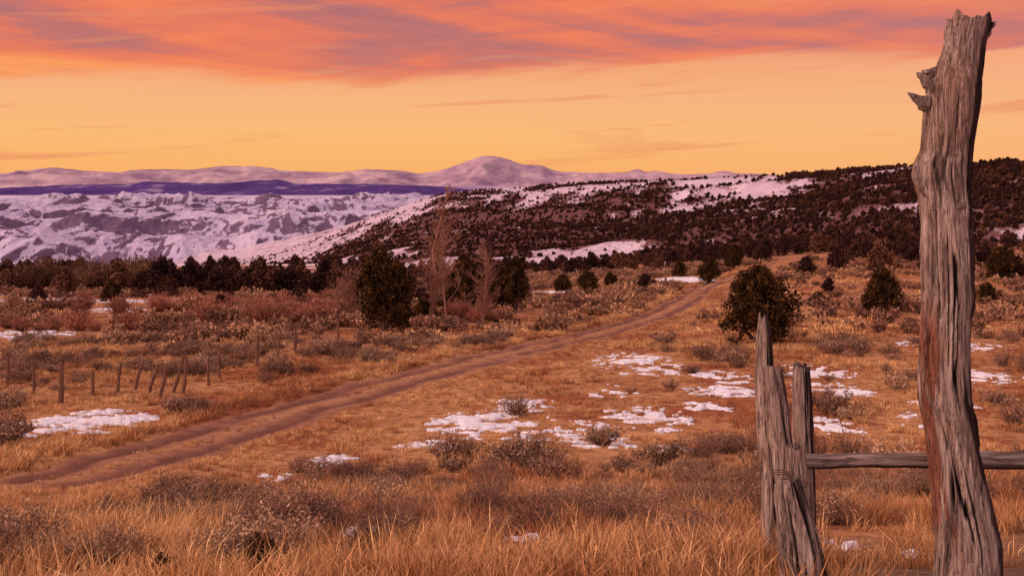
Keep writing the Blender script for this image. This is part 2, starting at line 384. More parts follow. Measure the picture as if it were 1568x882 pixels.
# bare trees
def baretree(name, seed, H, spread=.35, nb=18, m=0, r0=.14, second=True):
    r_ = np.random.default_rng(seed); mb = MB()
    def br(p, d, L, r, lev):
        n = 5 if lev < 2 else 3
        P = [p]; dd = d.copy()
        for i in range(n):
            dd = dd+r_.normal(size=3)*(.10 if lev == 0 else .22); dd[2] += .08; dd /= np.linalg.norm(dd)
            P.append(P[-1]+dd*L/n)
        P = np.array(P); mb.tube(P, np.linspace(r, r*.3, n+1), 6 if lev == 0 else (4 if lev == 1 else 3), m)
        if lev >= 3: return
        k = [nb, 8, 5][lev]
        for j in range(k):
            f = r_.uniform(.12 if lev == 0 else .15, 1); idx = f*n; i0 = min(int(idx), n-1); q = P[i0]+(P[i0+1]-P[i0])*(idx-i0)
            a = r_.uniform(0, 2*np.pi); side = np.array([math.cos(a), math.sin(a), 0])
            nd = side*(.6 if lev == 0 else .6)+dd*(.9 if lev == 0 else .7)+r_.normal(size=3)*.15; nd /= np.linalg.norm(nd)
            br(q, nd, L*[spread*(1.15-f*.6), .48, .42][lev]*r_.uniform(.7, 1.2), max(r*[.38, .5, .6][lev], .009), lev+1)
    br(np.array([0, 0, -.1]), np.array([.03, 0, 1.]), H, r0, 0)
    if second: br(np.array([.15, .1, -.1]), np.array([.14, 0, 1.]), H*.7, r0*.75, 0)
    return mb.build(name, [M_COTT])
plant('bare_cottonwood_tree', baretree('bare_cottonwood_tree', 3, 9.3, .27, 18, r0=.16), -5.6, 72.5, 1, 0)
plant('bare_cottonwood_tree', baretree('bare_cottonwood_tree', 8, 5.6, .33, 18, r0=.1), -2.1, 76, 1, 1)
plant('bare_cottonwood_tree', baretree('bare_cottonwood_tree', 9, 7.4, .28, 15, r0=.09, second=False), -4.6, 77, 1, 1)
plant('bare_willow_tree', baretree('bare_willow_tree', 5, 3.6, .5, 24, r0=.07), -12.2, 82, 1, 2)

# ------------------------------------------------------------------ prototypes for scattering
def tuft(name, seed, n, H, w, r, mat, lean=.45):
    r_ = np.random.default_rng(seed); V = []; Fc = []
    a = r_.uniform(0, 2*np.pi, n); rr = r*np.sqrt(r_.random(n)); bx = rr*np.cos(a); by = rr*np.sin(a)
    h = H*r_.uniform(.3, 1.15, n); la = a+r_.normal(size=n)*.9; ln = h*lean*r_.uniform(.1, 1.3, n)
    fa = r_.uniform(0, np.pi, n); wx = np.cos(fa)*w/2; wy = np.sin(fa)*w/2
    z0 = np.zeros(n)
    p = [np.stack([bx-wx, by-wy, z0-.04], 1), np.stack([bx+wx, by+wy, z0-.04], 1)]
    mx = bx+np.cos(la)*ln*.32; my = by+np.sin(la)*ln*.32
    p += [np.stack([mx-wx*.85, my-wy*.85, h*.58], 1), np.stack([mx+wx*.85, my+wy*.85, h*.58], 1)]
    p += [np.stack([bx+np.cos(la)*ln, by+np.sin(la)*ln, h*.98], 1)]
    V = np.stack(p, 1).reshape(-1, 3)
    for i in range(n):
        b = 5*i; Fc += [(b, b+1, b+3, b+2), (b+2, b+3, b+4)]
    return mkmesh(name, V, Fc, [mat], attrs={'tone': ('FACE', np.repeat(r_.random(n), 2))})
def bush(name, seed, H, R_, stems, leaves, lsz, mat, twig=M_TWIG, tw=.006, up=.6):
    global rng
    rng = np.random.default_rng(seed); mb = MB(); ends = []
    for i in range(stems):
        a = rng.uniform(0, 2*np.pi); f = math.sqrt(rng.random()); ex = R_*f*math.cos(a); ey = R_*f*math.sin(a); ez = H*(1-.45*f*f)*rng.uniform(.7, 1.1)
        P = np.array([(0, 0, -.03), (ex*.45, ey*.45, ez*.3), (ex*.85, ey*.85, ez*.7), (ex, ey, ez)])+rng.normal(size=(4, 3))*.03*R_/.5
        mb.tube(P, [tw*2, tw*1.4, tw, tw*.4], 3, 0); ends.append(P)
        for j in range(3):
            q = P[1+j % 3]+0; e = q+np.array([rng.normal()*.12, rng.normal()*.12, rng.uniform(.06, .2)])*R_/.5
            mb.tube([q, (q+e)/2+rng.normal(size=3)*.01, e], [tw*.8, tw*.6, tw*.3], 3, 0); ends.append(np.array([q, q, (q+e)/2, e]))
    if leaves:
        E = np.array(ends); i = rng.integers(0, len(E), leaves); f = rng.uniform(0, 1, leaves)[:, None]
        C = E[i, 2]*(1-f)+E[i, 3]*f+rng.normal(size=(leaves, 3))*.035*R_/.5
        mb.leaves(C, lsz, 1, 2.4, up)
    return mb.build(name, [twig, mat])
def scatter(name, P, rotz, scl, idx, meshes, tilt=.12, extra=None):
    me = bpy.data.meshes.new(name+'_points'); me.from_pydata(P.tolist(), [], [])
    n = len(P); r_ = np.random.default_rng(1)
    rot = np.stack([r_.normal(size=n)*tilt, r_.normal(size=n)*tilt, rotz], 1).astype(np.float32)
    a = me.attributes.new('rot', 'FLOAT_VECTOR', 'POINT'); a.data.foreach_set('vector', rot.ravel())
    a = me.attributes.new('scl', 'FLOAT_VECTOR', 'POINT'); a.data.foreach_set('vector', np.asarray(scl, np.float32).ravel())
    a = me.attributes.new('idx', 'INT', 'POINT'); a.data.foreach_set('value', np.asarray(idx, np.int32))
    o = link(name, me)
    col = bpy.data.collections.new(name+'_kinds')
    for i, m in enumerate(meshes):
        ob = bpy.data.objects.new(f'{name}_kind_{i}', m); ob.parent = o; col.objects.link(ob)
    g = bpy.data.node_groups.new(name+'_gn', 'GeometryNodeTree')
    g.interface.new_socket('Geometry', in_out='INPUT', socket_type='NodeSocketGeometry')
    g.interface.new_socket('Geometry', in_out='OUTPUT', socket_type='NodeSocketGeometry')
    gi = g.nodes.new('NodeGroupInput'); go = g.nodes.new('NodeGroupOutput'); ip = g.nodes.new('GeometryNodeInstanceOnPoints')
    ci = g.nodes.new('GeometryNodeCollectionInfo'); ci.inputs['Collection'].default_value = col
    ci.inputs['Separate Children'].default_value = True; ci.inputs['Reset Children'].default_value = True
    def na(nm, ty):
        nd = g.nodes.new('GeometryNodeInputNamedAttribute'); nd.data_type = ty; nd.inputs['Name'].default_value = nm
        return next(q for q in nd.outputs if q.enabled and q.name == 'Attribute')
    L = g.links.new
    L(gi.outputs[0], ip.inputs['Points']); L(ci.outputs[0], ip.inputs['Instance']); ip.inputs['Pick Instance'].default_value = True
    L(na('idx', 'INT'), ip.inputs['Instance Index']); L(na('rot', 'FLOAT_VECTOR'), ip.inputs['Rotation']); L(na('scl', 'FLOAT_VECTOR'), ip.inputs['Scale'])
    L(ip.outputs[0], go.inputs[0])
    md = o.modifiers.new('scatter', 'NODES'); md.node_group = g
    return o
R2 = np.random.default_rng(99)
BW_ = .54
def wedge(n, y0, y1, b0=-BW_, b1=BW_):
    yy = np.sqrt(R2.uniform(y0*y0, y1*y1, n)); b = R2.uniform(b0, b1, n); return b*yy, yy
def s3(s, lo=.85, hi=1.2):
    return np.stack([s, s, s*R2.uniform(lo, hi, len(s))], 1)

near = [tuft('grass_a', 1, 50, .20, .006, .13, M_GRASS, .7), tuft('grass_b', 2, 36, .26, .005, .10, M_GRASS, .5), tuft('grass_c', 3, 60, .13, .007, .17, M_GRASS, 1.1), tuft('grass_d', 4, 50, .16, .006, .14, M_GRASS, 1.0)]
mid = [tuft('grass_e', 5, 34, .22, .014, .18, M_GRASSF, .9), tuft('grass_f', 6, 30, .28, .013, .14, M_GRASSF, .7), tuft('grass_g', 7, 42, .16, .016, .24, M_GRASSF, 1.3)]
farg = [tuft('grass_h', 8, 40, .28, .05, .55, M_GRASSF, .8), tuft('grass_i', 9, 40, .22, .055, .65, M_GRASSF, 1.0)]
FPX = np.array([(-19.3, 42), (-15.6, 38), (-14.5, 41), (-12.5, 41), (-11.9, 44), (-11.4, 51), (-11, 56), (-10.5, 62)])
def infence(x, y):
    m = np.zeros(x.shape, bool)
    for a_, b_ in zip(FPX[:-1], FPX[1:]):
        d_ = b_-a_; tt_ = np.clip(((x-a_[0])*d_[0]+(y-a_[1])*d_[1])/(d_@d_), 0, 1)
        m |= (np.abs(x-a_[0]-tt_*d_[0]) < 1.0) & (y-a_[1]-tt_*d_[1] < .5) & (y-a_[1]-tt_*d_[1] > -6)
    return m
def do(name, n, y0, y1, kinds, smin, smax, dens, tilt=.12, shrub=False):
    x, y = wedge(n, y0, y1); sd_ = rdist(x, y, True); rd = np.abs(sd_)
    ns_ = nearsnow(x, y)
    if shrub:
        k = (rd > HW+.7) & ~((sd_ > 0) & (sd_ < HW+3.0)) & ~insnow(x, y, -.3) & ((ns_ < .35) | (R2.random(n) < .12)) & ~infence(x, y) & ~((x > 1.6) & (y < 10))
        for tx, ty, *_r in TREES[:5]: k &= ~((np.abs(x-tx) < 2.5) & (y < ty+1) & (y > ty-7) & (R2.random(n) < .8))
    else:
        k = rd > HW+(fbm(x/1.2, y/1.2, 2, 91)-.5)*1.6+R2.uniform(-.2, .2, n)
        k &= ~(insnow(x, y, -.02) & (R2.random(n) > .15)) & ~(insnow(x, y, -.35) & (R2.random(n) > .6))
        k &= ~((x > 1.9) & (y < 11) & (R2.random(n) > .30))
    k &= R2.random(n) < dens(x, y)
    x, y, sd_, ns_ = x[k], y[k], sd_[k], ns_[k]
    s = R2.uniform(smin, smax, len(x))*(.6+.8*fbm(x/2.5, y/2.5, 2, 77))
    if not shrub: s = s*(1-.5*((sd_ > 0) & (sd_ < 4)))*(1-.5*ns_)*(1-.3*infence(x, y))
    scatter(name, np.stack([x, y, hground(x, y)], 1), R2.uniform(0, 6.28, len(x)), s3(s), R2.integers(0, len(kinds), len(x)), kinds, tilt)
gd = lambda x, y: .10+.90*ss(.38, .53, fbm(x/1.3, y/1.3, 3, 50))
do('dry_grass', 11000, 4.0, 21, near, .6, 1.25, gd, .15)
do('dry_grass', 17000, 20, 62, mid, .6, 1.2, gd)
gf = lambda x, y: (.2+.8*ss(.38, .6, fbm(x/7, y/7, 3, 51)))*np.where(x < -.06*y, .45, 1.)
do('dry_grass', 16000, 60, 210, farg, .6, 1.2, gf)
# verge grass along the road, and sparse growth on its crown
i = R2.integers(0, len(RD), 6000); side = R2.choice([-1, 1], 6000); off = HW+.1+np.abs(R2.normal(size=6000))*.8
x = RD[i, 0]+N[i, 0]*side*off; y = RD[i, 1]+N[i, 1]*side*off; k = (y > 12) & ~insnow(x, y); x, y, side = x[k], y[k], side[k]
s = R2.uniform(.5, 1.05, len(x))*np.where(y > 70, 1.2, 1)*np.where(side > 0, .6, 1.15)
i = R2.integers(0, len(RD), 1700); off = R2.normal(size=1700)*.22
x2 = RD[i, 0]+N[i, 0]*off; y2 = RD[i, 1]+N[i, 1]*off; k = (y2 > 12) & (fbm(x2/3, y2/3, 2, 5) > .45); x2, y2 = x2[k], y2[k]
s = np.r_[s, R2.uniform(.2, .45, len(x2))]; gzz = np.r_[hground(x, y), hbase(x2, y2)-.02]; x = np.r_[x, x2]; y = np.r_[y, y2]
scatter('roadside_grass', np.stack([x, y, gzz], 1), R2.uniform(0, 6.28, len(x)), s3(s), R2.integers(0, 3, len(x)), mid)

sageN = [bush('sage_a', 21, .38, .42, 45, 1900, .015, M_SAGE), bush('sage_b', 22, .28, .48, 45, 1800, .016, M_SAGE), bush('sage_c', 23, .42, .5, 70, 0, .02, M_SAGE, tw=.005)]
sageM = [bush('sage_d', 24, .42, .5, 30, 900, .032, M_SAGE, tw=.008), bush('sage_e', 25, .36, .55, 30, 850, .035, M_SAGE, tw=.008), bush('sage_f', 26, .5, .5, 50, 200, .03, M_SAGE, tw=.008)]
sageF = [bush('sage_g', 27, .5, .6, 8, 420, .075, M_SAGEF, tw=.012), bush('sage_h', 28, .42, .7, 8, 400, .08, M_SAGEF, tw=.012)]
sd = lambda x, y: ss(.44, .6, fbm(x/3.5, y/3.5, 3, 60))
do('sagebrush', 900, 7.2, 24, sageN, .3, .85, lambda x, y: ss(.42, .56, fbm(x/2.6, y/2.6, 3, 66))*.85, shrub=True)
do('sagebrush', 2600, 22, 65, sageM, .5, 1.2, lambda x, y: sd(x, y)*np.where(x < -.15*y-1, 1.0, .42), shrub=True)
do('sagebrush', 12000, 60, 230, sageF, .6, 1.6, lambda x, y: (.12+.88*ss(.44, .6, fbm(x/9, y/9, 3, 61)))*np.where(x > .12*y, .4, 1.), shrub=True)
will = [bush('willow_a', 31, 1.3, 1.0, 80, 400, .06, M_WILLOW, M_WILLOW, .016, 1.5), bush('willow_b', 32, 1.0, 1.1, 80, 400, .07, M_WILLOW, M_WILLOW, .016, 1.5)]
scrub = [bush('scrub_a', 33, 1.3, 1.0, 90, 400, .06, M_BROWN, M_BROWN, .02, 1.5), bush('scrub_b', 34, 1.2, 1.1, 90, 400, .07, M_BROWN, M_BROWN, .02, 1.5)]
pts = []
for cx, cy, rx, ry, n in [(-17, 82, 5, 5, 46), (-24, 92, 9, 6, 34), (-30, 70, 5, 3, 8), (-42, 92, 9, 6, 8), (-13, 86, 3, 3, 26), (-2.8, 80, 2.6, 2, 14), (-20, 105, 12, 6, 26)]:
    a = R2.normal(size=(n, 2))*.55; pts.append(np.stack([cx+a[:, 0]*rx, cy+a[:, 1]*ry], 1))
pts = np.vstack(pts); x, y = pts[:, 0], pts[:, 1]; k = rdist(x, y) > 2.5; x, y = x[k], y[k]; s = R2.uniform(.5, 1.1, len(x))
scatter('willow_thicket', np.stack([x, y, hground(x, y)-.05], 1), R2.uniform(0, 6.28, len(x)), s3(s), R2.integers(0, 2, len(x)), will)
n = 46; y = R2.uniform(140, 165, n); x = R2.uniform(-.44, -.33, n)*y; s = R2.uniform(1.8, 3.0, n)
scatter('leafless_scrub_thicket', np.stack([x, y, hground(x, y)-.05], 1), R2.uniform(0, 6.28, len(x)), s3(s), R2.integers(0, 2, len(x)), scrub)

# specific foreground shrubs
def shr(nm, me, x, y, s, rz=0): return plant(nm, me, x, y, s, rz)
for x, y, i, s in [(1.05, 12.5, 2, 1.0), (.45, 13.0, 2, .8), (1.5, 11.6, 2, .8), (2.5, 9.9, 1, .7), (2.9, 13.5, 2, 1.0), (3.6, 15, 0, 1.1), (1.3, 8.2, 0, .5), (-1.5, 12.2, 0, .7), (-.3, 17.5, 2, 1.0), (-2.4, 16, 2, .7), (3.5, 20, 1, 1.1), (-.1, 9.9, 0, .5), (3.8, 18, 0, 1.1), (3.2, 19, 2, 1.1), (-2.2, 21, 0, 1.1), (-3.0, 21.5, 1, 1.1), (1.9, 10.3, 1, .7), (4.4, 26, 2, 1.2), (5.0, 27, 0, 1.2), (5.8, 27, 2, 1.1), (.9, 9.0, 1, .55), (-.9, 9.3, 1, .5)]:
    shr('sagebrush_shrub', sageN[i], x, y, s, x*3)
jsm = juniper('juniper_seedling', 51, .5, .5, 1800, .018, lobes=6)
shr('juniper_seedling', jsm, -1.55, 6.75, .62); shr('juniper_seedling', jsm, -2.1, 6.6, .42)
shr('sagebrush_shrub', sageM[0], -13.8, 29.5, 1.7); shr('sagebrush_shrub', sageM[1], -13.4, 28.3, 1.3)

# ------------------------------------------------------------------ distant juniper masses
JF = [juniper('far_juniper_a', 61, 3.8, 4.0, 1500, .24, M_JUNF, lobes=8), juniper('far_juniper_b', 62, 3.2, 4.4, 1400, .25, M_JUNF, lobes=8), juniper('far_juniper_c', 63, 3.8, 3.4, 1300, .25, M_JUNF, lobes=7)]
JT = [juniper('tiny_juniper_a', 71, 3.2, 3.8, 220, .6, M_JUNF, lobes=5), juniper('tiny_juniper_b', 72, 2.6, 4.0, 220, .6, M_JUNF, lobes=5)]
P = []
def band(n, b0, b1, y0, y1, dens=1., seed=0, lo=.30, hi=.42):
    b = R2.uniform(b0, b1, n); y = R2.uniform(y0, y1, n); x = b*y
    k = R2.random(n) < dens*ss(lo, hi, fbm(x/22, y/22, 2, seed)); P.append(np.stack([x[k], y[k]], 1))
band(110, -.62, -.33, 140, 210, 1, 1); band(95, -.36, -.12, 120, 170, 1, 2); band(150, -.6, .0, 190, 290, 1, 3)
band(55, -.20, .0, 150, 210, 1, 33); band(26, -.46, -.06, 88, 135, .7, 9)
band(180, -.05, .3, 210, 430, .9, 4); band(420, .1, .65, 230, 440, 1, 5); band(26, .12, .6, 105, 200, .7, 6); band(110, .3, .42, 190, 330, 1, 7)
band(36, .25, .7, 130, 240, .8, 8)
P = np.vstack(P); x, y = P[:, 0], P[:, 1]; k = rdist(x, y) > 4; k &= ~insnow(x, y); x, y = x[k], y[k]
s = R2.uniform(.45, 1.15, len(x))*np.where(y < 118, .55, 1)
scatter('juniper_woodland', np.stack([x, y, hground(x, y)-.1], 1), R2.uniform(0, 6.28, len(x)), s3(s, .8, 1.15), R2.integers(0, 3, len(x)), JF)

# ------------------------------------------------------------------ hill
HT = np.array([(-600, -112, 1900, 1300), (-504, -108, 1750, 1150), (-424, -100, 1700, 1000), (-344, -82, 1650, 900), (-264, -52, 1600, 800), (-184, -22, 1560, 720), (-104, 4, 1500, 650), (-24, 11, 1420, 600),
    (116, 20, 1250, 540), (266, 25, 1080, 480), (416, 31, 900, 420), (596, 43, 760, 340), (784, 52, 640, 290), (1100, 60, 560, 260), (1700, 40, 520, 240)], float)
ns, nt = 700, 170
sb = np.linspace(-600, 1700, ns); tt = np.linspace(0, 1.35, nt)
ce = np.interp(sb, HT[:, 0], HT[:, 1]); cd = np.interp(sb, HT[:, 0], HT[:, 2]); bd = np.interp(sb, HT[:, 0], HT[:, 3])
ce = np.convolve(np.pad(ce, 10, 'edge'), np.hanning(23)[1:-1]/np.hanning(23).sum(), 'valid')
S, Tt = np.meshgrid(sb, tt)
D = bd[None]+(cd-bd)[None]*Tt
Xh = S/F*D; Yh = D
zbase = CZ-.075*bd[None]; zc = CZ+(ce/F*cd)[None]
prof = np.where(Tt <= 1, .5*Tt**1.0+.5*ss(0, 1.0, Tt), 1-(Tt-1)**2*3)
Zh = zbase+(zc-zbase)*prof
q1 = Xh/90+Yh/150; q2 = Yh/500-Xh/900
Zh = Zh+(ridged(q1, q2*2, 4, 31)-.6)*22*np.sin(np.pi*np.clip(Tt, 0, 1))*ss(0, .2, Tt)*np.clip((zc-zbase)/60, .1, 1)+(fbm(Xh/25, Yh/25, 3, 32)-.5)*2.5
def hilldens(S, Tt, X, Y):
    n = fbm(X/60+Y/170, Y/120-X/260, 4, 35); n2 = fbm(X/18+Y/60, Y/40-X/90, 3, 36); n3 = fbm(X/30, Y/55, 4, 39)
    lo = np.interp(S, [-400, -100, 100, 400, 600, 784], [.30, .20, .20, .16, .22, .38]); hi = np.interp(S, [-400, -250, -100, 100, 400, 600, 784], [.34, .48, .60, .56, .56, .68, .78])
    bandm = ss(lo-.04, lo+.03, Tt+(n-.5)*.35)*(1-ss(hi-.12, hi+.12, Tt+(n-.5)*.7))
    d = bandm*(.38+.62*ss(.30, .46, n2))+.26*ss(.48, .62, n2)+.55*ss(.51, .65, n)*(Tt > .5)*ss(-260, -60, S)+.5*ss(.52, .62, n3)*ss(-400, -200, S)
    d = np.maximum(d, .85*(1-ss(.08, .16, Tt+(n-.5)*.22))*ss(150, 350, S))
    d = d+.25*(np.abs(Tt-.99) < .03)*ss(200, 500, S)
    return np.clip(d, 0, 1)
HD = hilldens(S, Tt, Xh, Yh)
t = NT('hill_snow_and_brush'); c = t.coord((1, .6, 1)); c2 = t.coord((1, .35, 1), rot=(0, 0, .5))
n1 = t.noise(c, .05, 6, .7); n2 = t.noise(c2, .3, 6, .8)
sn = t.ramp(n1, [(.3, lin(170, 142, 160)), (.7, lin(208, 184, 196))])
br_ = t.ramp(n2, [(.3, lin(70, 44, 48)), (.7, lin(116, 78, 76))])
msk = t.math('ADD', t.math('MULTIPLY', t.attr('veg'), .32), n2)
hm = t.mix(t.ramp(msk, step(.575, .67)), sn, br_)
M_HILL = t.dif(hm, n2, .5, 1.0)
link('hill', mkmesh('hill', np.stack([Xh, Yh, Zh], -1).reshape(-1, 3), gridfaces(nt, ns), [M_HILL], smooth=True, attrs={'veg': ('POINT', HD)}))
n = 130000
si = R2.uniform(0, ns-1.01, n); ti = R2.uniform(.06, 1.0, n)/1.35*(nt-1)
a = si.astype(int); b_ = ti.astype(int)
x = Xh[b_, a]+(Xh[b_, a+1]-Xh[b_, a])*(si-a); y = Yh[b_, a]+(Yh[b_+1, a]-Yh[b_, a])*(ti-b_); z = Zh[b_, a]+(Zh[b_+1, a]-Zh[b_, a])*(ti-b_)
k = (R2.random(n) < HD[b_, a]**1.5*.5*np.clip(Yh[b_, a]/900, .3, 1)) & (sb[a] < 1000)
x, y, z = x[k], y[k], z[k]
scatter('hillside_juniper_woodland', np.stack([x, y, z-.2], 1), R2.uniform(0, 6.28, len(x)), s3(R2.uniform(.35, .95, len(x))), R2.integers(0, 2, len(x)), JT, .05)

# ------------------------------------------------------------------ badlands valley wall
ns, nt = 900, 420
sb = np.linspace(-1500, 60, ns); tt = np.linspace(0, 1.2, nt); S, Tt = np.meshgrid(sb, tt)
D = 1700+2300*Tt+120*(fbm(S/120, 0*S, 3, 5)-.5)
X = S/F*D; Y = D
base = -.070*1700; rim = CZ+.0005*4000
wb = (fbm(X/260, Y/500, 4, 2)-.5); wb2 = (fbm(X/200, Y/500, 4, 3)-.5)
pf = .24*ss(.02, .16, Tt)+.10*Tt+.26*ss(.32, .40, Tt+wb*.34)+.14*ss(.55, .6, Tt+wb2*.4)+.20*ss(.74, .82, Tt+wb2*.3)+.06*ss(.9, 1, Tt)
rg = ridged(X/230+Y/900, Y/380, 6, 14); fl = ridged(X/45+fbm(X/200, Y/200, 2, 8)*3, Y/260, 3, 17)
Z = base+(rim-base)*pf+((rg-.62)*64+(fl-.6)*16)*ss(0, .1, Tt)*(1-ss(.80, .97, Tt))
Z = np.where(Tt > 1, rim-(Tt-1)*40, Z)
dzy = np.gradient(Z, axis=0)/np.gradient(Y, axis=0); dzx = np.gradient(Z, axis=1)/np.gradient(X, axis=1)
slope = np.sqrt(dzy**2+dzx**2)
nz = fbm(X/35, Y/110, 4, 71)
rock_shade = ss(.22, .62, slope*1.0+np.clip(dzx*.5, -.25, .25)+(nz-.5)*1.1+(.62-rg)*.5)*.95  # bare rock on steep faces, plus relief shade painted into the mask
t = NT('badlands_snow_and_rock'); c = t.coord((1, .5, 4))
n1 = t.noise(c, .006, 6, .65); n2 = t.noise(t.coord((1, .4, 3)), .03, 6, .75)
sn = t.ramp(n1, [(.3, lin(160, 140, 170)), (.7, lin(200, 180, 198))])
rk = t.ramp(n2, [(.3, lin(72, 54, 78)), (.7, lin(118, 92, 114))])  # lavender distance haze is part of these snow and rock colours
m_ = t.math('ADD', t.attr('rock_shade'), t.math('MULTIPLY', t.math('SUBTRACT', n2, .5), 1.6))
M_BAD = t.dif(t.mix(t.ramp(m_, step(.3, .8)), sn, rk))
link('badlands_terrain', mkmesh('badlands_terrain', np.stack([X, Y, Z], -1).reshape(-1, 3), gridfaces(nt, ns), [M_BAD], smooth=True, attrs={'rock_shade': ('POINT', rock_shade)}))

# ------------------------------------------------------------------ distant ranges, haze tinted into their colours
def rangemesh(name, crest, dist, depth, base, amp, mat, seed, ns=900, nt=60, sx=400.):
    crest = np.array(crest, float); sb = np.linspace(crest[0, 0], crest[-1, 0], ns)
    ce = np.interp(sb, crest[:, 0], crest[:, 1]); kk = np.hanning(9)[1:-1]; kk /= kk.sum(); ce = np.convolve(np.pad(ce, 3, 'edge'), kk, 'valid')
    ce = ce+(fbm(sb/9, 0*sb, 3, seed)-.5)*1.6
    tt = np.linspace(0, 1.15, nt); S, Tt = np.meshgrid(sb, tt)
    D = dist-depth*(1-Tt); X = S/F*D; Y = D
    zb = CZ+base/F*(dist-depth); zc = CZ+ce[None]/F*dist
    Z = zb+(zc-zb)*np.where(Tt <= 1, Tt**1.2, 1-(Tt-1)*2)
    Z = Z+(ridged(X/sx, Y/(sx*2.5), 4, seed)-.6)*amp*np.sin(np.pi*np.clip(Tt, 0, 1))
    link(name, mkmesh(name, np.stack([X, Y, Z], -1).reshape(-1, 3), gridfaces(nt, ns), [mat], smooth=True))
t = NT('hazy_mesa_forest'); c = t.coord((1, .3, 3)); n1 = t.noise(c, .004, 8, .65)
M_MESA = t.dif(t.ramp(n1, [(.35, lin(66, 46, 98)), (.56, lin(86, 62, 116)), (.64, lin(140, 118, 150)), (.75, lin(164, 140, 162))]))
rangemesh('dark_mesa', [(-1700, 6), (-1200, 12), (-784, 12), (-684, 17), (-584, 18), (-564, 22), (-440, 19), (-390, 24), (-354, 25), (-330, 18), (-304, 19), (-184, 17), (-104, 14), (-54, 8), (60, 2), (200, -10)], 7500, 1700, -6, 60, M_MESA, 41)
t = NT('snowy_plateau'); c = t.coord((1, .3, 3)); n1 = t.noise(c, .002, 8, .7)
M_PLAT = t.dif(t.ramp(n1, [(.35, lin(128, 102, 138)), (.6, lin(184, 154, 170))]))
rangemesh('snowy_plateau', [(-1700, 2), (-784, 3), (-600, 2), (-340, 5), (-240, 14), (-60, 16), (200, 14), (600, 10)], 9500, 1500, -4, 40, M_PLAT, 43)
t = NT('distant_mountain_snow'); c = t.coord((1, .4, 2)); n1 = t.noise(c, .0016, 9, .7)
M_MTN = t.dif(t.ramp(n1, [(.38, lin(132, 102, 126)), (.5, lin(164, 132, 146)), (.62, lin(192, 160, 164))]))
mt = [(0, 266), (30, 262), (80, 256), (130, 262), (180, 264), (220, 259), (300, 260), (340, 254), (400, 255), (440, 262), (520, 264), (560, 259), (620, 262), (640, 266), (680, 260), (710, 248), (740, 239), (755, 239), (775, 243), (800, 252), (830, 253), (850, 262), (900, 265), (940, 265), (963, 264), (975, 257), (987, 264), (1010, 262), (1030, 268), (1080, 266), (1110, 261), (1130, 266), (1165, 266), (1200, 270), (1500, 272), (2300, 268)]
rangemesh('mountain_range', [(-2400, 30), (-1400, 36)]+[(p-784, 300-q) for p, q in mt], 16000, 4500, 0, 330, M_MTN, 47, ns=1400, sx=900.)

